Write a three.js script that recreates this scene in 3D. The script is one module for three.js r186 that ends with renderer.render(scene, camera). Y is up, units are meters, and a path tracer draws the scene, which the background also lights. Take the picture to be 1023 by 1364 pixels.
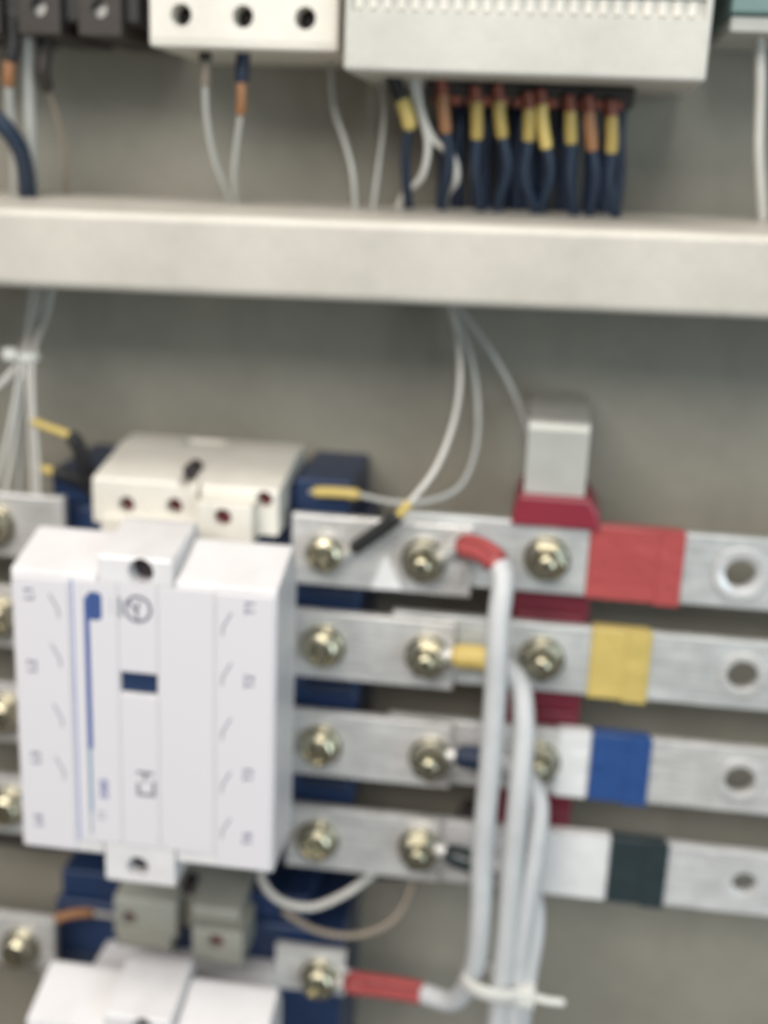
import * as THREE from 'three';
import { RoundedBoxGeometry } from 'three/addons/geometries/RoundedBoxGeometry.js';
import { mergeGeometries, toCreasedNormals } from 'three/addons/utils/BufferGeometryUtils.js';
import { RectAreaLightUniformsLib } from 'three/addons/lights/RectAreaLightUniformsLib.js';
import { Brush, Evaluator, SUBTRACTION } from 'three-bvh-csg';

// ---------------------------------------------------------------- camera, light, exposure
const MM = 0.001;                                   // the builders below work in millimetres
const scene = new THREE.Scene();
const camera = new THREE.PerspectiveCamera(45.99, 1023 / 1364, 0.02, 20);
camera.position.set(46.9 * MM, 110.3 * MM, 436.6 * MM);
camera.rotation.set(THREE.MathUtils.degToRad(-16), THREE.MathUtils.degToRad(7), THREE.MathUtils.degToRad(2.4), 'YXZ');
camera.focus = 0.25;
camera.userData.fStop = 7.5;
const renderer = new THREE.WebGLRenderer({ antialias: true });
renderer.setSize(768, 1024);
renderer.toneMapping = THREE.LinearToneMapping;
renderer.toneMappingExposure = 1.06;
renderer.shadowMap.enabled = true;
scene.background = new THREE.Color().setRGB(0.13, 0.128, 0.125);   // even light of the room in front of the cabinet
RectAreaLightUniformsLib.init();
function areaLamp(x, y, z, tx, ty, tz, w, h, color, power) {
  const l = new THREE.RectAreaLight(color, power, w, h);
  l.position.set(x, y, z); l.lookAt(tx, ty, tz); l.castShadow = true; scene.add(l);
}
areaLamp(-0.3, 0.9, 1.45, 0, 0, 0, 1.2, 0.6, new THREE.Color(1, 0.95, 0.88), 10.5);     // ceiling luminaire in front of the cabinet
areaLamp(-0.2, 1.5, 0.6, 0, 0, 0, 1.2, 0.5, new THREE.Color(1, 0.95, 0.88), 9);          // second luminaire nearer the cabinet
areaLamp(1.3, 0.1, 1.5, 0.1, -0.1, 0, 0.9, 1.2, new THREE.Color(0.76, 0.93, 1), 4.6);   // cool light of a window to the right

// ---------------------------------------------------------------- textures and materials
let seed = 7;
const rnd = () => { seed = (seed * 1664525 + 1013904223) >>> 0; return seed / 4294967296; };
function noiseGrid(n, cells, stretchX = 1) {        // tileable value noise
  const cx = Math.max(2, Math.round(cells / stretchX)), cy = cells, g = Array.from({ length: cx * cy }, rnd), o = new Float32Array(n * n);
  const s = t => t * t * (3 - 2 * t);
  for (let j = 0; j < n; j++) for (let i = 0; i < n; i++) {
    const u = i / n * cx, v = j / n * cy, a = Math.floor(u), b = Math.floor(v), fu = s(u - a), fv = s(v - b);
    const p = (x, y) => g[(y % cy) * cx + (x % cx)];
    o[j * n + i] = (p(a, b) * (1 - fu) + p(a + 1, b) * fu) * (1 - fv) + (p(a, b + 1) * (1 - fu) + p(a + 1, b + 1) * fu) * fv;
  }
  return o;
}
function tex(n, layers, lo, hi, srgb) {             // grey map between lo and hi
  const o = new Float32Array(n * n);
  let total = 0;
  for (const [cells, w, st] of layers) { const g = noiseGrid(n, cells, st); total += w; for (let k = 0; k < n * n; k++) o[k] += g[k] * w; }
  const d = new Uint8Array(n * n * 4);
  for (let k = 0; k < n * n; k++) { const v = 255 * (lo + (hi - lo) * o[k] / total); d[4 * k] = d[4 * k + 1] = d[4 * k + 2] = v; d[4 * k + 3] = 255; }
  const t = new THREE.DataTexture(d, n, n); t.wrapS = t.wrapT = THREE.RepeatWrapping; t.magFilter = THREE.LinearFilter;
  if (srgb) t.colorSpace = THREE.SRGBColorSpace;
  t.needsUpdate = true; return t;
}
const grime = tex(256, [[4, 1], [11, .7], [40, .4], [120, .3]], .9, 1.0, true);
const fine = tex(256, [[90, 1], [30, .6]], 0, 1);
const brushed = tex(256, [[200, 1, 14], [60, .8, 8], [9, .8]], .45, 1);
const blotch = tex(256, [[5, 1], [13, .9], [34, .6], [110, .25]], .8, 1.0, true);
const C = (r, g, b) => new THREE.Color().setRGB(r, g, b);
function plastic(r, g, b, rough = .45, bump = .00006, map = grime) { return new THREE.MeshPhysicalMaterial({ color: C(r, g, b), roughness: rough, map, bumpMap: fine, bumpScale: bump }); }
function metal(r, g, b, rough, map = blotch) { return new THREE.MeshStandardMaterial({ color: C(r, g, b), metalness: 1, roughness: rough, roughnessMap: brushed, map, bumpMap: brushed, bumpScale: .00004 }); }
const scratched = tex(512, [[260, 1, 40], [70, .8, 14], [6, .7], [18, .6]], .7, 1.0, true);
const wrinkle = tex(256, [[5, 1], [12, .6, 3], [30, .3]], 0, 1);
function tinned(r, g, b, rough) { return new THREE.MeshStandardMaterial({ color: C(r, g, b), metalness: .3, roughness: rough, roughnessMap: brushed, map: scratched, bumpMap: brushed, bumpScale: .00005 }); }
function tape(r, g, b) { return new THREE.MeshPhysicalMaterial({ color: C(r, g, b), roughness: .3, bumpMap: wrinkle, bumpScale: .0012, map: grime }); }
const M = {
  panel: plastic(.30, .28, .232, .55, .00015), rail: plastic(.58, .55, .495, .4),
  white: plastic(.76, .745, .76, .38, .00002), glareWhite: plastic(.90, .90, .90, .2), glareBand: tape(.74, .74, .75), shadedCream: plastic(.33, .33, .29, .5), cream: plastic(.78, .75, .68, .42), device: plastic(.60, .59, .545, .45),
  blue: plastic(.02, .042, .11, .4), navy: plastic(.014, .026, .06, .35), black: plastic(.02, .02, .022, .5), darkBrown: plastic(.035, .028, .024, .55),
  teal: plastic(.16, .25, .24, .5), greyPlastic: plastic(.5, .5, .47, .45),
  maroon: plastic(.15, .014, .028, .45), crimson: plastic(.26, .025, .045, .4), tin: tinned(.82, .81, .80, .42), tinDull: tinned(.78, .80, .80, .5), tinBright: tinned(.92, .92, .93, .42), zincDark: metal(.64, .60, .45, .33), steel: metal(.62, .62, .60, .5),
  zinc: metal(.72, .67, .50, .27), bracket: new THREE.MeshStandardMaterial({ color: C(.56, .56, .52), metalness: .2, roughness: .45, map: grime, bumpMap: brushed, bumpScale: .00003 }), hole: plastic(.03, .02, .025, .6), redScrew: plastic(.13, .02, .025, .4),
  tapeRed: tape(.42, .08, .08), tapeYellow: tape(.60, .46, .15), tapeBlue: tape(.026, .075, .24), tapeBlack: tape(.026, .04, .046),
  cable: plastic(.58, .59, .605, .4), thin: plastic(.66, .64, .60, .45), thinGrey: plastic(.50, .50, .47, .45), brownWire: plastic(.30, .25, .2, .5),
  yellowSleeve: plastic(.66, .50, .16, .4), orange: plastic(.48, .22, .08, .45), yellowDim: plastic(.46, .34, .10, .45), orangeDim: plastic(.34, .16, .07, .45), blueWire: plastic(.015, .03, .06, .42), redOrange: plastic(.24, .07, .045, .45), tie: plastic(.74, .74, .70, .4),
};

// ---------------------------------------------------------------- helpers
const taken = {};
function numbered(n) { const k = taken[n] = (taken[n] ?? -1) + 1; return k ? n + '_' + String(k).padStart(3, '0') : n; }
function tag(o, label, category, group) { Object.assign(o.userData, { label, category }); if (group) o.userData.group = group; return o; }
const bases = new Map();
function thing(name, label, category, base = [0, 0, 0], group) {
  const o = new THREE.Group(); o.name = numbered(name); o.position.set(...base.map(v => v * MM)); bases.set(o, base); scene.add(o);
  return tag(o, label, category, group);
}
function boxUV(g, size = 60) {                      // uv in steps of 60 mm, by the face's direction
  const p = g.attributes.position, n = g.attributes.normal, uv = new Float32Array(p.count * 2);
  for (let i = 0; i < p.count; i++) {
    const x = Math.abs(n.getX(i)), y = Math.abs(n.getY(i)), z = Math.abs(n.getZ(i));
    const a = x > y && x > z ? [p.getZ(i), p.getY(i)] : y > z ? [p.getX(i), p.getZ(i)] : [p.getX(i), p.getY(i)];
    uv[2 * i] = a[0] / size; uv[2 * i + 1] = a[1] / size;
  }
  g.setAttribute('uv', new THREE.BufferAttribute(uv, 2)); return g;
}
function prep(geos, base, keepUV) {
  const list = (Array.isArray(geos) ? geos : [geos]).map(g => {
    let q = g.index ? g.toNonIndexed() : g.clone();
    for (const k of Object.keys(q.attributes)) if (!['position', 'normal', 'uv'].includes(k)) q.deleteAttribute(k);
    q.morphAttributes = {}; q.groups = [];
    return keepUV ? q : boxUV(q);
  });
  const m = list.length > 1 ? mergeGeometries(list) : list[0];
  m.translate(-base[0], -base[1], -base[2]); m.scale(MM, MM, MM); return m;
}
function part(name, geos, m, parent, keepUV) {      // a named mesh under a thing (or under a part of it); geometry given in scene millimetres
  const base = bases.get(parent) ?? [0, 0, 0], o = new THREE.Mesh(prep(geos, base, keepUV), m);
  o.name = parent === scene ? numbered(name) : name; o.castShadow = o.receiveShadow = true; bases.set(o, base); parent.add(o); return o;
}
const bx = (x0, x1, y0, y1, z0, z1, r = .6) => new RoundedBoxGeometry(x1 - x0, y1 - y0, z1 - z0, 2, Math.min(r, (x1 - x0) / 2.1, (y1 - y0) / 2.1, (z1 - z0) / 2.1)).translate((x0 + x1) / 2, (y0 + y1) / 2, (z0 + z1) / 2);
function prof(zy, x0, x1, b = .8) {                 // outline in the z-y plane run along x, edges bevelled
  const s = new THREE.Shape(zy.map(p => new THREE.Vector2(p[0], p[1])));
  return new THREE.ExtrudeGeometry(s, { depth: x1 - x0 - 2 * b, bevelEnabled: true, bevelThickness: b, bevelSize: b, bevelOffset: -b, bevelSegments: 2, curveSegments: 6 }).rotateY(-Math.PI / 2).translate(x1 - b, 0, 0);
}
function plate(xy, z0, z1, holes = [], b = .4) {    // outline in the x-y plane with round holes [x, y, r]
  const s = new THREE.Shape(xy.map(p => new THREE.Vector2(p[0], p[1])));
  for (const [x, y, r] of holes) { const h = new THREE.Path(); h.absarc(x, y, r, 0, Math.PI * 2, true); s.holes.push(h); }
  return new THREE.ExtrudeGeometry(s, { depth: z1 - z0 - 2 * b, bevelEnabled: true, bevelThickness: b, bevelSize: b, bevelOffset: -b, bevelSegments: 2, curveSegments: 24 }).translate(0, 0, z0 + b);
}
const rect = (x0, x1, y0, y1) => [[x0, y0], [x1, y0], [x1, y1], [x0, y1]];
const rod = (x, y, z0, z1, r, n = 28) => new THREE.CylinderGeometry(r, r, z1 - z0, n).rotateX(Math.PI / 2).translate(x, y, (z0 + z1) / 2);
const lathe = (pts, x, y, z, n = 32) => new THREE.LatheGeometry(pts.map(p => new THREE.Vector2(...p)), n).rotateX(Math.PI / 2).translate(x, y, z);
const ev = new Evaluator(); ev.attributes = ['position', 'normal', 'uv'];
function cut(g, ...tools) {                         // g minus the tools
  let a = new Brush(g); a.updateMatrixWorld();
  for (const t of tools) { const b = new Brush(t); b.updateMatrixWorld(); a = ev.evaluate(a, b, SUBTRACTION); }
  return a.geometry;
}
const curveOf = pts => new THREE.CatmullRomCurve3(pts.map(p => new THREE.Vector3(...p)), false, 'centripetal');
function tube(pts, r, seg = 0, rad = 12) {          // round bar through points with closed, rounded ends
  const c = Array.isArray(pts) ? curveOf(pts) : pts, n = seg || Math.max(8, c.points.length * 7);
  const ends = [0, 1].map(t => new THREE.SphereGeometry(r, rad, 6).translate(...c.getPoint(t).toArray()));
  return [new THREE.TubeGeometry(c, n, r, rad, false), ...ends];
}
function span(pts, a, b, n = 6) {                   // the stretch of the curve between control points a and b (fractions allowed)
  const c = curveOf(pts), N = pts.length - 1;
  return curveOf(Array.from({ length: n + 1 }, (_, k) => c.getPoint((a + (b - a) * k / n) / N).toArray()));
}

// ---------------------------------------------------------------- the setting
const panel = part('back_panel', bx(-420, 420, -480, 420, -3, 0, .4), M.panel, scene); panel.userData.kind = 'structure';

// ---------------------------------------------------------------- cross rail
{
  const t = thing('cross_rail', 'cream painted steel channel rail running across the whole panel', 'rail', [-6, 83, 0]); t.position.y = 83.2 * MM;
  t.rotation.z = THREE.MathUtils.degToRad(.65);
  const Y = 83, arc = (cz, cy, r, a0, a1) => Array.from({ length: 7 }, (_, k) => { const a = (a0 + (a1 - a0) * k / 6) * Math.PI / 180; return [cz + r * Math.cos(a), cy + r * Math.sin(a)]; });
  const out = [[22, Y + 14.5], [42, Y + 13.2], ...arc(72, Y + 8.6, 3, 80, 0), ...arc(72, Y - 9.8, 3, 0, -88), [22, Y - 12.8], [22, Y - 11.3], [71, Y - 11.3], [73, Y - 9.2], [73, Y + 8], [71, Y + 10.2], [42, Y + 11.6], [22, Y + 12.9]];
  part('channel', prof(out, -330, 330, .25), M.rail, t);
  for (const x of [-300, 300]) part('foot', bx(x - 12, x + 12, Y - 11, Y + 12, 0, 24, 1), M.rail, t);
}

// ---------------------------------------------------------------- bolts
function hexHead(r, h) {
  const s = new THREE.Shape(Array.from({ length: 6 }, (_, k) => new THREE.Vector2(r * Math.cos(k * Math.PI / 3 + .3), r * Math.sin(k * Math.PI / 3 + .3))));
  return new THREE.ExtrudeGeometry(s, { depth: h - 1.2, bevelEnabled: true, bevelThickness: .8, bevelSize: .7, bevelOffset: -.7, bevelSegments: 3 });
}
function bolt(parent, x, y, z, kind, turn = 0) {    // a part of its bar: bolt > washer, lock_washer
  const k = kind === 'hex';
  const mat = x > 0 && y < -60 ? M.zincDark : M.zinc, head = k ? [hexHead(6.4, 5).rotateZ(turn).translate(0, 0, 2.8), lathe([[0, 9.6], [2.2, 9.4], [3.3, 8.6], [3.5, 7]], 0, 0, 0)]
    : [cut(lathe([[6.3, 2.4], [6.3, 4.6], [5.7, 6.0], [4.3, 6.8], [2, 7.2], [0, 7.3], [0, 2.4], [6.3, 2.4]], 0, 0, 0), new THREE.BoxGeometry(1.3, 8, 4).rotateZ(turn).translate(0, 0, 7.3), new THREE.BoxGeometry(8, 1.3, 4).rotateZ(turn).translate(0, 0, 7.3))];
  const fix = g => g.map(q => q.translate(x, y, z));
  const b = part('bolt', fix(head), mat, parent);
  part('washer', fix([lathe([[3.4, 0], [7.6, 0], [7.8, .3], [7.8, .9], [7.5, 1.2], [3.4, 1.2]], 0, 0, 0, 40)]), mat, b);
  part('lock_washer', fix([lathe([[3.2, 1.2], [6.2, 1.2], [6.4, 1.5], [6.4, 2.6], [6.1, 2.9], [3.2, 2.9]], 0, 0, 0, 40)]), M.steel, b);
  return b;
}

// ---------------------------------------------------------------- contactors
function printed(w, h, draw) {
  const k = 12, c = document.createElement('canvas'); c.width = Math.round(w * k); c.height = Math.round(h * k);
  const g = c.getContext('2d'); g.fillStyle = '#d3d0d5'; g.fillRect(0, 0, c.width, c.height); g.scale(k, k); draw(g);
  const t = new THREE.CanvasTexture(c); t.colorSpace = THREE.SRGBColorSpace; return t;
}
const X0 = -105.5, Y1 = -9, PW = 84, PH = 96;       // printed front: left edge, top edge, size
const print = new THREE.MeshPhysicalMaterial({ roughness: .38, bumpMap: fine, bumpScale: .00002, map: printed(PW, PH, g => {
  const X = x => x - X0, Y = y => Y1 - y;
  const text = (s, x, y, size, color, turn) => { g.save(); g.translate(X(x), Y(y)); g.rotate(turn); g.fillStyle = color; g.font = `bold ${size}px sans-serif`; g.textAlign = 'center'; g.textBaseline = 'middle'; g.fillText(s, 0, 0); g.restore(); };
  const slash = (x, y, s) => { g.strokeStyle = '#86868f'; g.lineWidth = .6; g.beginPath(); g.moveTo(X(x - 1.6 * s), Y(y + 3)); g.lineTo(X(x + 1.2 * s), Y(y - 2)); g.moveTo(X(x + 1.2 * s), Y(y - 2)); g.lineTo(X(x + 1.2 * s), Y(y - 4.5)); g.stroke(); };
  [-17.5, -41, -72, -94].forEach((y, k) => { text('L' + (k + 1), -99.5, y, 4.2, '#5f5f74', -Math.PI / 2); text('T' + (k + 1), -31.5, y + 1.5, 4.2, '#6a6b82', -Math.PI / 2); });
  for (const y of [-20, -36, -56, -74]) slash(-91.5, y, 1);
  for (const y of [-20, -36, -54, -72, -88]) slash(-38.5, y - 1, -1);
  g.fillStyle = '#8c99c4'; g.fillRect(X(-86.4), Y(-12), .8, 88);
  g.fillStyle = '#465a94'; g.fillRect(X(-82.4), Y(-17), 1.7, 50); g.fillStyle = '#7d93a8'; g.fillRect(X(-82.4), Y(-67), 1.2, 22); g.fillStyle = '#9aa4ac'; g.fillRect(X(-82.4), Y(-89), .9, 8);
  g.fillStyle = '#3f5488'; g.beginPath(); g.roundRect(X(-81.4), Y(-15.2), 4.6, 9, 1.6); g.fill();
  g.strokeStyle = '#5f616e'; g.lineWidth = .9; g.beginPath(); g.arc(X(-65.6), Y(-19.5), 3.9, 0, 7); g.stroke();
  g.lineWidth = .8; g.beginPath(); g.moveTo(X(-68.3), Y(-17.4)); g.lineTo(X(-66), Y(-20.4)); g.lineTo(X(-65.2), Y(-17)); g.moveTo(X(-66.2), Y(-20)); g.lineTo(X(-65.6), Y(-23)); g.stroke();
  g.strokeStyle = '#8b9298'; g.lineWidth = 1.1; g.beginPath(); g.moveTo(X(-71.2), Y(-16.2)); g.lineTo(X(-71.2), Y(-22.6)); g.stroke();
  g.strokeStyle = '#c2bfc6'; g.lineWidth = .8; g.beginPath(); g.moveTo(X(-74), Y(-17)); g.lineTo(X(-74), Y(-22)); g.stroke();
  text('D80', -78.2, -80.5, 3.8, '#4c5a94', -Math.PI / 2); text('11', -78.2, -90, 3.4, '#888d98', -Math.PI / 2);
  g.strokeStyle = '#77767e'; g.lineWidth = 1.1; g.beginPath(); g.moveTo(X(-67), Y(-73.5)); g.lineTo(X(-61.4), Y(-73.5)); g.moveTo(X(-64.2), Y(-73.5)); g.lineTo(X(-64.2), Y(-76.5)); g.moveTo(X(-66.4), Y(-77)); g.lineTo(X(-66.4), Y(-81)); g.lineTo(X(-61.4), Y(-81)); g.lineTo(X(-61.4), Y(-76)); g.stroke();
}) });
function face(x0, x1, y0, y1, z0, z1, holes = []) { // a printed plate whose picture comes from the whole front
  const g = plate(rect(x0, x1, y0, y1), z0, z1, holes, .2), p = g.attributes.position, uv = g.attributes.uv;
  for (let i = 0; i < p.count; i++) uv.setXY(i, (p.getX(i) - X0) / PW, 1 - (Y1 - p.getY(i)) / PH);
  return g;
}
function makeContactor(name, label, lower) {
  const t = thing(name, label, 'contactor', [-65, -70, 0], null);
  part('base', [bx(-122, -8, -116, -9, 0, 45, 1.5), bx(-116, -34, -140, -116.2, 0, 44, 1.5), bx(-120, -97, -8.8, 3, 0, 43, 1), bx(-96.8, -33.2, -8.8, 2, 0, 42, 1)], M.blue, t);
  part('coil_housing', bx(-33, lower ? -22 : -13, -8.8, lower ? 3 : 6.4, 0, 43, 1), M.blue, t);
  part('body', [bx(-101, -32, -104, -24, 45.2, 81.8, 1.2)], M.white, t);
  const side = [[82, -12], [86, -5], [88, -3.4], [90, -3.4], [110.4, -9.9], [110.8, -11], [110.8, -103.4], [109.4, -104.8], [82, -104.8]];
  part('side_cover', prof(side, -105.4, -78.4), M.white, t);
  part('side_cover', prof(side, -54.6, -23.4), M.white, t);
  const mid = [[80, -14], [82, -3], [84, .6], [88, .8], [110.6, -3.4], [111.2, -4.4], [111.2, -112.4], [109.6, -114], [80, -112]];
  const win = bx(-71.6, -60, -47.4, -40.4, 106, 116, .3);
  const front = bx(-78, -55, -99.6, -11.5, 110.7, 114, .1);
  const c = part('centre_cover', cut(prof(mid, -78.1, -54.9), rod(-64.6, -7.6, 100, 120, 3.9), rod(-67.2, -107.2, 100, 120, 3.6), win, front), M.white, t);
  for (const [x, y] of [[-64.6, -7.6], [-67.2, -107.2]]) part('screw', rod(x, y, 98, 106, 3.5), M.hole, c);
  part('indicator_window', bx(-71.5, -60.1, -47.3, -40.5, 104, 109.4, .3), M.blue, c);
  part('label_strip', face(-104.4, -87.2, -103.2, -12.4, 110.9, 111.5), print, t, true);
  part('label_strip', face(-41.5, -24.2, -103.2, -12.4, 110.9, 111.5), print, t, true);
  part('front_plate', [face(-86.4, -72, -99.4, -12, 110.9, 111.35), face(-59.6, -42.3, -99.4, -12, 110.9, 111.35), face(-71.9, -59.7, -40, -12, 110.9, 111.35), face(-71.9, -59.7, -99.4, -47.8, 110.9, 111.35)], print, t, true);
  // coil terminal block above the cover
  const blk = [[45.2, -9], [62, -9], [62, 5.6], [61, 6.6], [32, 12.4], [20, 12.6], [20, 3.4], [45.2, 3.4]];
  const holes = lower ? [[-86, -1.6]] : [[-86, -2.2], [-69.5, -1.4], [-39, 3.2]], bm = lower ? M.shadedCream : M.cream;  // lower block: shade from the contactor above is put into its colour
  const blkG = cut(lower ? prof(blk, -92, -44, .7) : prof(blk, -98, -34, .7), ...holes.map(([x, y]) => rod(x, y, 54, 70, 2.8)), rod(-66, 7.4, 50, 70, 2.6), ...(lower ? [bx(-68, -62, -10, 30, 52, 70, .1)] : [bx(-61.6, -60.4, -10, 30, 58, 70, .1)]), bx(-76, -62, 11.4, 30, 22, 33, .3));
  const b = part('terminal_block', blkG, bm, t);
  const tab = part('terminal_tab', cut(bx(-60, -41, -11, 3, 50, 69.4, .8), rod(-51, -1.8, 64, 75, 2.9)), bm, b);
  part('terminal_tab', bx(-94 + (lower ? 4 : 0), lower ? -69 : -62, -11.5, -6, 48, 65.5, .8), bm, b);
  part('terminal_screw', rod(-51, -1.8, 60, 66.5, 2.8), M.redScrew, b);
  for (const [x, y] of holes) part('terminal_screw', rod(x, y, 52, 58, 2.7), M.redScrew, b);
  part('terminal_screw', rod(-66, 9.2, 48, 55, 2.5), M.hole, b);
  // barriers between the four poles on both sides
  for (const y of [-31.5, -68, -105.5]) for (const [a, e] of [[-121, -104], [-24.6, -10]]) part('pole_barrier', bx(a, e, y - 2.4, y + 1.2, 45.2, 49, .5), M.navy, t);
  return t;
}
const contactor = makeContactor('contactor', 'large white faced contactor with dark blue window beside four stacked busbars');
const second = makeContactor('contactor', 'lower white contactor cut off by the bottom edge of the picture', true);
second.position.y -= 160.5 * MM; second.position.x -= 2 * MM;

// ---------------------------------------------------------------- busbars
const rows = [-15.2, -49.4, -87, -124.6];
const rowWord = ['topmost', 'second', 'third', 'lowest'];
rows.forEach((y, k) => {
  const t = thing('link_bar', `short tinned link bar with two brass bolts, ${rowWord[k]} of four right of contactor`, 'busbar', [-30, y, 51]);
  const right = [30, 26, 27, 25][k];
  part('bar', plate(rect(-31, right, y - 12.3, y + 12.3), 51.1, 55, [], .6), M.tin, t);
  bolt(t, -19, y, 55, 'pan', [.4, .9, .2, .7][k]);
  bolt(t, [14.2, 17.2, 20.3, 18][k], y + [0, .4, 0, 2][k], 56.4, 'hex', [.1, .6, .3, .9][k]);
});
const tapes = [[68, 98.2, M.tapeRed, 'red'], [71.6, 91, M.tapeYellow, 'yellow'], [75, 94.8, M.tapeBlue, 'blue'], [85, 104.6, M.tapeBlack, 'black']];
const holeX = [117.3, 122.3, 126, 132.2];
rows.forEach((y, k) => {
  const [a, b, m, word] = tapes[k], yy = y + [2.4, 1, 0, -2][k];
  const t = thing('busbar', `long flat tinned busbar wrapped in ${word} tape right of the white cables`, 'busbar', [60, yy, 47]);
  part('bar', plate(rect(4, 230, yy - 12.2, yy + 12.2), 47, 51, [[holeX[k], yy, [5, 5, 5, 4][k]], [190, yy, 3.4]], .6), k === 3 ? M.tinBright : k === 2 ? M.tin : M.tinDull, t);
  part('tape_wrap', bx(a, b, yy - 12.9, yy + 12.9, 46.3, 51.7, .9), m, t);
  if (k === 0) part('washer', lathe([[5.1, 0], [8.8, 0], [9, .3], [9, .9], [8.6, 1.2], [5.1, 1.2], [5.1, 0]], holeX[k], yy, 51, 40), M.tinBright, t);
  if (k === 1 || k === 2) part('hole_rim', lathe([[5.1, 0], [8, 0], [8.2, .2], [7.8, .45], [5.5, .5], [5.1, .3], [5.1, 0]], holeX[k], yy, 51, 40), M.tin, t);
  if (k > 1) part('glare_band', bx(k === 2 ? 63.5 : 57, a - .3, yy - 12.7, yy + 12.7, 46.5, 51.5, .7), M.glareBand, t);  // glare on the two lower bars, painted as a white band
  part('tape_end', bx(b - 7.5, b + .7, yy - 13.1, yy + 13.1, 51.5, 52.1, .25), m, t);
  if (k < 3) bolt(t, [54.7, 55.8, 57.4][k], yy, 51, 'hex', [.8, .2, .5][k]);
});
{
  const t = thing('painted_glare', 'small white triangle of painted glare on the topmost link bar between its two bolts', 'painted_glare', [0, -22, 55]);
  part('patch', plate([[-3.4, -27], [7.2, -26.6], [2.2, -15.6], [.6, -16]], 55.05, 55.5, [], .1), M.glareWhite, t);  // lamp reflection on the bar, drawn as a white triangle
}
// left side of the contactors: bars that reach in from the edge of the picture
rows.forEach((y, k) => {
  const t = thing('link_bar', `tinned bar end with bolt at the left picture edge, ${rowWord[k]} of four beside the contactor`, 'busbar', [-140, y, 51]);
  part('bar', plate(rect(-190, -111, y - 11.5, y + 11.5), 51.1, 55, [], .6), M.tin, t);
  bolt(t, -136.5, y, 55, 'pan', .3 + k);
});
{
  const t = thing('link_bar', 'pale bar end with bolt left of the lower contactor at picture edge', 'busbar', [-140, -178.5, 51]);
  part('bar', plate(rect(-190, -118, -189.5, -168), 57, 61, [], .6), M.tin, t); bolt(t, -131.5, -181, 61, 'pan', .5);
  const s = thing('link_bar', 'short bar end carrying a red sleeved cable lug at the lower contactor', 'busbar', [-18, -180.5, 51]);
  part('bar', plate(rect(-34, -7.4, -190, -171.5), 51.1, 55, [], .6), M.tin, s); bolt(s, -16.4, -181.6, 56.4, 'pan', .9);
}

// ---------------------------------------------------------------- busbar support
{
  const t = thing('busbar_support', 'dark red busbar support with silver angle bracket on top behind the busbars', 'insulator', [57, -60, 0]);
  part('insulator_body', [bx(44.5, 70.5, -142, 2, 8, 46.2, 1.2), ...[-31, -67, -104.4].map(y => bx(46, 69, y - 5.4, y - 2.4, 46, 48, .8))], M.maroon, t);  // one red plastic: shade painted into the body, light into the head
  part('insulator_head', plate([[42, -1.6], [71.2, -1.6], [70.6, 4], [66.8, 9], [44, 9], [42.6, 4]], 26, 53.4, [], 1.2), M.crimson, t);
  const g = [[48.2, 5], [50.4, 5], [50.4, 30.4], [49.6, 32.4], [47.6, 33.4], [0, 34], [0, 32], [46.6, 31.4], [48.2, 30]];
  part('bracket', prof(g, 45.4, 65.2, .3), M.bracket, t);
}

// ---------------------------------------------------------------- devices along the top
{
  const t = thing('screw_terminal_unit', 'white three hole terminal unit at the top, left of the big pale module', 'terminal', [-48, 142, 0]);
  const hs = [-66.5, -47.6, -28.8];
  part('housing', cut(bx(-76.6, -18.8, 142, 215, 0, 61, 1.2), ...hs.map(x => rod(x, 151.2, 50, 70, 3.2)), bx(-76, -19, 143.5, 144.3, 60.6, 64, .1)), M.cream, t);
  for (const x of hs) { const s = part('screw', lathe([[0, 3], [2, 2.8], [3, 2], [3.05, 0]], x, 151.2, 51), M.hole, t); part('slot', bx(x - 2.4, x + 2.4, 150.8, 151.6, 53.4, 54.2, .1), M.black, s); }
}
{
  const t = thing('control_module', 'wide pale control module with slotted top row and wires plugged below', 'module', [36, 136, 0]);
  part('housing', cut(bx(-15.6, 87.6, 136.3, 215, 0, 70, 1.4), bx(-13.5, 85.5, 152.6, 158, 68.6, 74, .3)), M.device, t);
  for (let k = 0; k < 24; k++) part('slot', bx(-12.6 + k * 4.06, -10.4 + k * 4.06, 153.2, 157.4, 66, 69.3, .3), M.cream, t);
  const s = part('terminal_strip', bx(6, 70, 130.5, 136, 14, 45, .8), M.darkBrown, t);
  for (let k = 0; k < 12; k++) part('plug', bx(9 + k * 4.9, 12.6 + k * 4.9, 129.2, 132, 38, 46, .4), M.redOrange, s);
}
{
  const t = thing('relay_socket', 'grey green terminal socket at the top right corner', 'terminal', [110, 151, 0]);
  part('housing', cut(bx(93.4, 150, 155.5, 215, 0, 60, 1.2), rod(102, 164, 52, 70, 2.5)), M.teal, t); part('lower_lip', bx(94, 149, 151, 155.3, 4, 58, .6), M.greyPlastic, t); part('screw', rod(102, 164, 50, 55, 2.4), M.hole, t);
}
{
  const t = thing('breaker', 'dark breaker block with wires at the top left corner', 'breaker', [-125, 146, 0]);
  part('housing', bx(-168, -83, 149, 215, 0, 50, 1.2), M.black, t);
  for (let k = 0; k < 4; k++) { part('terminal', cut(bx(-160 + k * 19.5, -146 + k * 19.5, 145, 160, 6, 54, .6), rod(-153 + k * 19.5, 153, 48, 60, 2.6)), M.darkBrown, t); part('terminal_screw', rod(-153 + k * 19.5, 153, 46, 51, 2.5), M.steel, t); }
}

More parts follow.
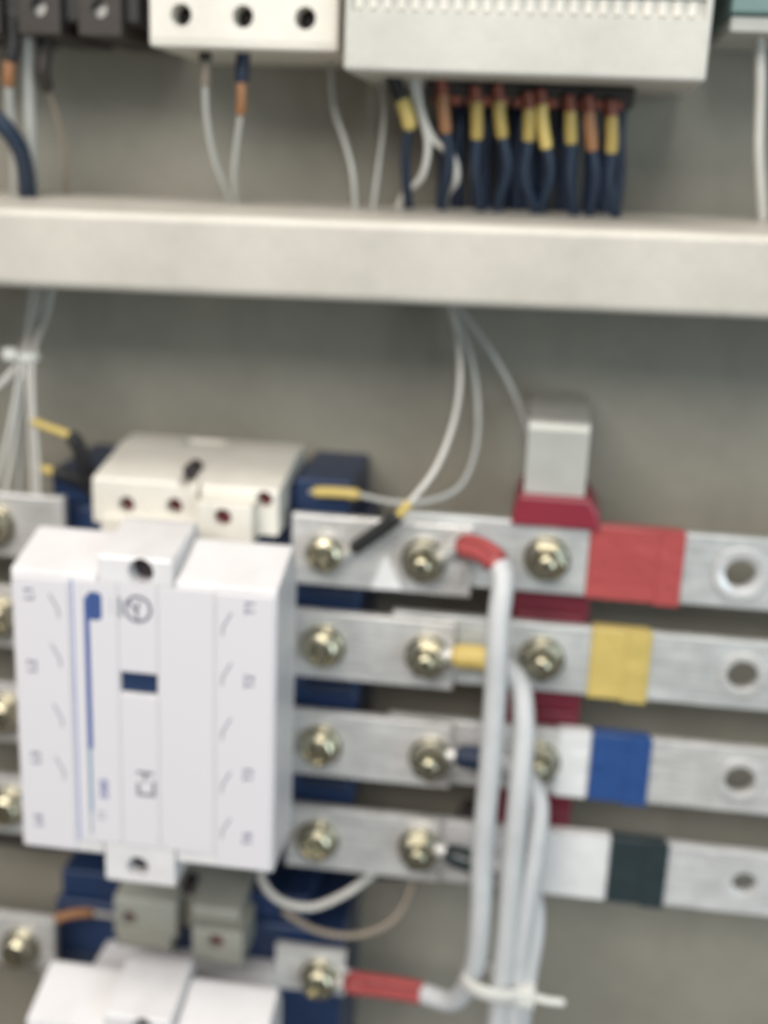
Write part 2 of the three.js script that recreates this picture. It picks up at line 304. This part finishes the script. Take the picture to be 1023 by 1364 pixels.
// ---------------------------------------------------------------- cables and wires (paths in millimetres)
const path = {
  C1: [[19.3,-13.5,57],[25.9,-8.6,59],[34.2,-8.5,63],[40.3,-12.7,68],[40.6,-28.4,74],[41.2,-50.9,76],[41.2,-80.5,76],[40.7,-108.5,76],[41.6,-135.2,75],[40.3,-160.2,72],[33.4,-177.6,66],[21.6,-179.6,61],[8.8,-180.4,59],[-3.9,-181.3,58],[-10.2,-182.6,57]],
  C2: [[22.4,-48,57],[28.8,-47.5,58],[39,-47.3,60],[47.7,-52,63],[51.1,-63.8,69],[51.4,-85.9,74],[51.1,-113.6,75],[51.1,-143.6,74],[50.3,-171.2,74],[50,-207.9,72],[49.6,-244.8,72]],
  C3: [[25.7,-85.3,57],[32.8,-84.6,58],[40.6,-84.1,60],[51.9,-86.7,62],[57.8,-93.8,66],[58.3,-110,70],[57,-129.3,72],[56.1,-156.5,72],[55.7,-184.5,72],[55.7,-224.4,71]],
  C4: [[23.7,-122.1,57],[30.8,-123.6,58],[40,-124.9,59],[52.9,-126.6,61],[59.2,-133.7,65],[60.5,-143.5,68],[59.4,-160.5,70],[58.3,-185.7,70],[58.4,-224.9,70]],
  W1: [[-13.3,-15.9,58],[-8,-11.1,60],[5,0.9,64],[9.1,6.2,64],[16.7,17.1,60],[21.3,31.8,52],[21.8,44.9,42],[18.5,57.8,28],[15.2,67.1,22]],
  W2: [[-26.2,2.6,46],[-20.6,3.3,47],[-10.7,3.5,48],[1.2,1.8,48],[13.6,2.5,46],[23.7,7.2,42],[28,18.6,36],[27.8,31.8,30],[24.2,47.4,24],[17.2,61.7,18],[13.8,69,16]],
  W3: [[12.6,70.4,18],[22.4,60.1,20],[30,51.3,22],[37.5,40.1,22],[42.6,29.5,20],[48,15.6,16]],
  L1: [[-126.1,67.2,20],[-126.9,54.5,26],[-125.2,43.6,42],[-122.7,26.9,50],[-121,9,52],[-121.3,-12.5,52]],
  L2: [[-133.8,64.2,20],[-132.8,51.8,28],[-127.7,42.9,42],[-124.9,21.1,48],[-123.8,0.3,50],[-125.1,-22.3,48]],
  L3: [[-131,64.1,18],[-131.4,51.6,26],[-128.5,42.1,42],[-129.1,23.5,48],[-131.8,5.1,50],[-137.3,-17.1,50]],
  L4: [[-128.5,43.6,40],[-132.7,36,46],[-138.5,29.8,50]],
  L5: [[-134.4,45.3,30],[-128.5,41.6,44],[-129.8,25.1,50],[-132.8,10.8,52],[-138,-5.6,52]],
  L6: [[-129.6,64,16],[-130.1,51.5,24],[-127.5,41.6,40],[-128.9,20.1,44],[-130.6,-1.2,46],[-133.3,-23.5,46]],
  Y1: [[-123.1,22,52],[-117.3,20.3,52],[-107.8,16.8,52],[-106.1,11,50],[-105.3,0.2,46],[-105.1,-5.2,44]],
  Y2: [[-122,5.8,50],[-119.3,4.7,50],[-114.5,4,50],[-110.7,2.4,48],[-106.9,0,46]],
  B1: [[-39.9,-140.4,50],[-40,-143.6,54],[-33.4,-149,58],[-21,-151.2,58],[-8.3,-145.9,55],[0.2,-141.4,48]],
  B2: [[-31.2,-158.8,52],[-19.3,-163.3,54],[-5.1,-163.9,54],[8.4,-157.7,52],[14.4,-147.5,48],[15.5,-137.3,44]],
  O1: [[-124.6,-196.8,56],[-123,-176.7,58],[-116.7,-168.3,58],[-108.8,-167.9,54],[-100.5,-173.6,46]],
  T1: [[-63.1,145.1,48],[-62.7,140.7,48],[-62.7,136.3,48],[-63,124.1,46],[-61.6,110.6,42],[-58.7,98.3,34],[-58.4,91.4,30]],
  T2: [[-50.5,144.3,48],[-51.1,134.5,48],[-51.1,127.1,48],[-53.5,115.5,44],[-55.4,106.1,40],[-56.4,94,32]],
  T3: [[-28.5,147.6,20],[-26.6,128.9,22],[-21.2,117,28],[-17.8,107.7,32],[-16.3,94.6,32]],
  T4: [[-10.6,140.4,30],[-8.4,126.8,30],[-9.3,112.7,30],[-10.4,102,30],[-11.1,93.6,30]],
  T5: [[1.4,138.6,44],[3,130.9,44],[7.4,117.8,42],[5.6,107.5,38],[-0.2,101.8,32],[-3.4,95.1,28]],
  T6: [[3.3,137.5,44],[5.3,126.6,44],[9.2,119,42],[15.5,113.6,40],[16.7,107.2,38],[13.1,101.4,32],[12.3,94.6,30]],
  K0: [[-4.3,137.2,46],[-2.3,132.9,46],[-0.2,128.5,46],[1.7,123.1,46],[0.4,115.3,42],[1.1,95.3,30]],
  A1: [[-124.8,151.1,48],[-125.6,140,48],[-126.4,138.2,48],[-127.2,132.1,48],[-129,122,44],[-129.8,110.3,40],[-134.7,89.2,30]],
  A2: [[-123.5,147.6,40],[-124.3,129.3,40],[-125.8,110.5,36],[-129.3,89.4,28]],
  A3: [[-115.9,145.1,44],[-116.6,139.5,44],[-117.3,133.8,44],[-116.7,122.7,36],[-116.9,111,30],[-120.3,89.6,20]],
  A4: [[-137.3,123.7,50],[-130,118.9,50],[-125.8,111.5,46],[-126,102.1,40],[-129.5,88.3,32]],
  R1: [[104.3,153.2,44],[106.3,138.6,44],[108.5,119.4,42],[113.4,99.4,34]],
  K1: [[11,136.3,46],[11.7,132,46],[11.8,129.8,46],[13,122.6,45],[14.5,112.6,42],[12.2,99.7,34],[12.2,90.9,26]],
  K2: [[21.5,134.4,46],[22.2,130,46],[22.4,127.9,46],[22.8,122,45],[22.8,110.6,42],[24.9,97.8,34],[23.4,91.4,26]],
  K3: [[28.3,135,46],[29.1,130.7,46],[29.2,128.5,46],[30.6,121.1,45],[32.9,111.4,42],[30,98.5,34],[30.8,91.7,26]],
  K4: [[37.6,133.2,46],[38.4,128.8,46],[38.5,126.7,46],[38.8,121.2,45],[38.3,109.4,42],[42.7,96.7,34],[40.7,92.2,26]],
  K5: [[41.4,134,46],[42.2,129.7,46],[42.3,127.5,46],[43.9,119.9,45],[46.4,110.5,42],[43.8,97.6,34],[44.9,92.4,26]],
  K6: [[50.1,132.6,46],[50.9,128.3,46],[51.1,126.1,46],[51.8,120.1,45],[52.5,109,42],[54.9,96.2,34],[54.1,92.8,26]],
  K7: [[55.8,132.7,46],[56.6,128.4,46],[56.8,126.2,46],[58.2,119.1,45],[60.4,109.2,42],[59.4,96.3,34],[60.2,93.1,26]],
  K8: [[62.6,131.6,46],[63.4,127.3,46],[63.6,125.2,46],[64.2,119.5,45],[64.6,108,42],[68.6,95.3,34],[67.4,93.4,26]],};
function lug(parent, x, y, z, ang, len) {           // ring terminal: eye under the bolt and barrel towards the cable
  const g = [new THREE.ExtrudeGeometry((() => { const s = new THREE.Shape(); s.absarc(0, 0, 7.6, .5, Math.PI * 2 - .5, false); s.lineTo(len, -3.6); s.lineTo(len, 3.6); const h = new THREE.Path(); h.absarc(0, 0, 3.2, 0, 7, true); s.holes.push(h); return s; })(), { depth: .9, bevelEnabled: true, bevelThickness: .2, bevelSize: .2, bevelSegments: 1 }).rotateZ(ang).translate(x, y, z + .2)];
  return part('cable_lug', g, M.tin, parent);
}
const cableSpec = [
  ['C1', 3.7, [1.3, 2.6], M.tapeRed, 'thick white cable with red sleeve from the topmost busbar to the lower contactor', [14.2, rows[0], -.25]],
  ['C2', 3.7, [1, 2], M.yellowSleeve, 'thick white cable with yellow sleeve bolted to the second busbar', [17.2, rows[1] + .4, -.1]],
  ['C3', 3.6, [.9, 1.5], M.navy, 'thick white cable with blue sleeve bolted to the third busbar', [20.3, rows[2], -.1]],
  ['C4', 3.5, [.9, 1.8], M.tapeBlack, 'thick white cable with black sleeve bolted to the lowest busbar', [18, rows[3] + 2, -.3]],
];
for (const [k, r, [a, b], m, label, [lx, ly, ang]] of cableSpec) {
  const p = path[k], t = thing('power_cable', label, 'cable', p[3]);
  const end = k === 'C1' ? 12 : p.length - 1;
  part('insulation', tube(span(p, a + .3, end, 48), r, 120, 18), M.cable, t);
  part('sleeve', tube(span(p, a, b, 10), r + .55, 28, 18), m, t);
  lug(t, lx, ly, 55.1, ang, 14);
  part('crimp_barrel', tube(span(p, 0, a + .2, 6), r * .72, 14, 14), M.tin, t);
  if (k === 'C1') {
    part('sleeve', tube(span(p, 11.05, 13, 10), r + .5, 24, 18), m, t);
    lug(t, -16.4, -181.6, 55.1, 0, 13); part('crimp_barrel', tube(span(p, 12.8, 14, 6), r * .72, 14, 14), M.tin, t);
  }
}
function wire(k, r, m, label, sleeves = [], group, category = 'wire') {
  const p = path[k], t = thing('wire', label, category, p[0], group);
  part('insulation', tube(span(p, 0, p.length - 1, p.length * 4), r, p.length * 9, 10), m, t);
  for (const [a, b, q, sm, name = 'sleeve'] of sleeves) part(name, tube(span(p, a, b, 6), q, 16, 14), sm, t);
  return t;
}
const w1 = wire('W1', 1.05, M.thin, 'thin white wire with black sleeve and yellow marker curving up from topmost link bar', [[1, 2, 2.5, M.black], [2, 2.9, 1.6, M.yellowSleeve, 'marker_sleeve'], [0, 1.1, 1.5, M.tin, 'crimp_barrel']]);
lug(w1, -19, rows[0], 55.1, .55, 10);
wire('W2', 1.0, M.thinGrey, 'thin grey wire with yellow marker looping from the contactor terminal block to the rail', [[.4, 2, 1.9, M.yellowSleeve, 'marker_sleeve']]);
wire('W3', .95, M.thinGrey, 'thin wire running from under the rail to behind the silver bracket');
wire('L1', .9, M.thin, 'thin white wire, rightmost of the tied bundle at the left edge', [], null);
wire('L2', .9, M.thin, 'thin white wire, second from right in the tied left bundle');
wire('L3', .9, M.thin, 'thin white wire spreading to lower left from the tied left bundle');
wire('L4', 1.2, M.thin, 'short white wire going left from the tie to the picture edge');
wire('L5', .9, M.thin, 'thin white wire, leftmost hanging strand of the tied left bundle');
wire('L6', .9, M.thinGrey, 'thin greyish wire in the middle of the tied left bundle');
wire('Y1', 1.0, M.thin, 'wire with bright yellow marker above the left end of the blue contactor base', [[.3, 2, 1.5, M.yellowSleeve, 'marker_sleeve'], [2, 4.6, 2.6, M.black]]);
wire('Y2', 1.0, M.thin, 'short wire with small yellow marker under the black sleeved wire', [[.6, 2, 1.5, M.yellowSleeve, 'marker_sleeve'], [2, 3.9, 2.4, M.black]]);
wire('B1', 1.5, M.thin, 'cream wire looping below the lowest link bar');
wire('B2', 1.3, M.brownWire, 'brownish wire looping lower than the cream one under the lowest link bar');
path.B3 = [[-34, -139, 12], [-26, -146, 22], [-8, -150.5, 26], [12, -149, 24], [28, -142, 14], [33, -132, 8]];  // two dark wires added to fill in the shade under the bars
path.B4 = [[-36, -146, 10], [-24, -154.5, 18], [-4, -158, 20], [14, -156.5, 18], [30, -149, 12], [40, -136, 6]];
wire('B3', 3.1, M.darkBrown, 'thick dark wire added to stand for the shade behind the cream loop under the lowest link bar');
wire('B4', 2.6, M.darkBrown, 'dark wire hanging lowest, added to stand for the shade behind the brownish loop under the link bars');
wire('O1', 1.2, M.thin, 'cream wire with orange sleeve between the two contactors at left', [[1.9, 3.2, 1.8, M.orangeDim, 'marker_sleeve']]);
wire('T1', 1.0, M.thinGrey, 'thin wire with brown sleeve, left of two under the three hole terminal unit', [[0, 1.1, 2.0, M.darkBrown], [1.1, 2.3, 1.6, M.brownWire, 'marker_sleeve']]);
wire('T2', 1.0, M.thinGrey, 'thin wire with navy and orange sleeves, right of two under the three hole terminal unit', [[0, 1, 2.2, M.navy], [1, 2.2, 1.7, M.orangeDim, 'marker_sleeve']]);
wire('T3', .9, M.thinGrey, 'thin pale wire falling between the terminal unit and the pale module');
wire('T4', .8, M.thinGrey, 'faint thin wire falling straight below the left end of the pale module');
wire('T5', 1.2, M.thin, 'white wire bending left towards the rail under the pale module', []);
wire('T6', 1.2, M.thin, 'white wire bulging right before the rail under the pale module', []);
wire('K0', 1.6, M.blueWire, 'dark wire with yellow marker at the left end of the module terminals', [[1.6, 3, 2.3, M.yellowSleeve, 'marker_sleeve'], [0, 1.6, 2.4, M.black]]);
const kWords = ['first', 'second', 'third', 'fourth', 'fifth', 'sixth', 'seventh', 'eighth'];
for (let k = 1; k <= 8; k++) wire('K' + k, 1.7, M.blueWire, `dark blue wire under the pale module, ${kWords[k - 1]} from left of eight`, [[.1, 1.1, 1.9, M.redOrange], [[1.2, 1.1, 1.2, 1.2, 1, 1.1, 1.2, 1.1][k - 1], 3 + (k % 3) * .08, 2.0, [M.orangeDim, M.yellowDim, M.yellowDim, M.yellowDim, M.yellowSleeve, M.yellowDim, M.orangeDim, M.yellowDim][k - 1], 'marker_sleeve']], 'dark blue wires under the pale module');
wire('A1', 1.6, M.thinGrey, 'grey wire with black and orange sleeves at the top left edge', [[0, 2, 2.4, M.black], [2, 3.1, 2.1, M.orangeDim, 'marker_sleeve']]);
wire('A2', 2.2, M.thinGrey, 'thicker grey wire dropping straight beside the orange sleeved wire at top left');
wire('A3', 1.0, M.brownWire, 'brown sleeved wire right of the grey ones at the top left', [[0, 2.3, 2.2, M.darkBrown]]);
wire('A4', 2.9, M.blueWire, 'thick blue cable bending down to the rail at the left edge', [], null, 'cable');
wire('R1', 1.6, M.thin, 'pale wire dropping to the rail at the top right edge');
for (let k = 0; k < 13; k++) {                      // darker wires behind the marked ones
  const x = 10 + k * 4.7 + (k % 3) * .6; path['D' + k] = [[x, 132, 26], [x + .3, 122, 27], [x + 1.6 - k % 2, 110, 24], [x + 1 + k % 3 * .6, 94, 22]];
  wire('D' + k, 2.4, M.navy, 'dark navy wire in the shaded row behind the yellow marked wires under the module', [], 'navy wires in the back row under the pale module');
}
for (const [y, z, w] of [[-141, 30, 'upper'], [-149.5, 34, 'lower']]) {  // dark cables added in place of the shade at lower left
  const t = thing('power_cable', `dark brown cable added to stand for the shade below the left link bars, ${w} of two`, 'cable', [-150, y, z]);
  part('insulation', tube([[-240, y - 3, z], [-190, y + .5, z], [-150, y - .6, z], [-119, y - 1, z - 4], [-112, y - 2, z - 24]], 4.6, 50, 16), M.darkBrown, t);
}
// ties round the bundles
function loop(x, y, z, rx, rz, band, tilt) {
  const g = new THREE.TorusGeometry(1, .5, 8, 40), p = g.attributes.position;
  for (let i = 0; i < p.count; i++) { const a = Math.atan2(p.getY(i), p.getX(i)), q = Math.hypot(p.getX(i), p.getY(i)) - 1; p.setXYZ(i, (rx + q * 1.4) * Math.cos(a), p.getZ(i) * band, (rz + q * 1.4) * Math.sin(a)); }
  g.computeVertexNormals(); return g.rotateZ(tilt).translate(x, y, z);
}
{
  const t = thing('cable_tie', 'white cable tie holding the thick white cables together near the bottom', 'cable tie', [46, -168, 72]);
  part('band', loop(48.4, -162.6, 73, 11.4, 6.8, 6, -.07), M.tie, t);
  part('lock_head', bx(56, 62.4, -167, -160.8, 72, 79, .8), M.tie, t);
  part('tail', tube([[60, -163.6, 76], [66, -164.2, 77], [71.5, -165, 76]], 1.5, 12, 8), M.tie, t);
}
{
  const t = thing('cable_tie', 'small white tie round the thin wires at the left edge', 'cable tie', [-118, 56, 42]);
  const [x, y, z] = path.L3[2];
  part('band', loop(x + .5, y, z, 4.2, 3.4, 3.4, .1), M.tie, t); part('lock_head', bx(x - 5.5, x - .5, y - .6, y + 3.4, z + 2.4, z + 6, .6), M.tie, t);
}
renderer.render(scene, camera);
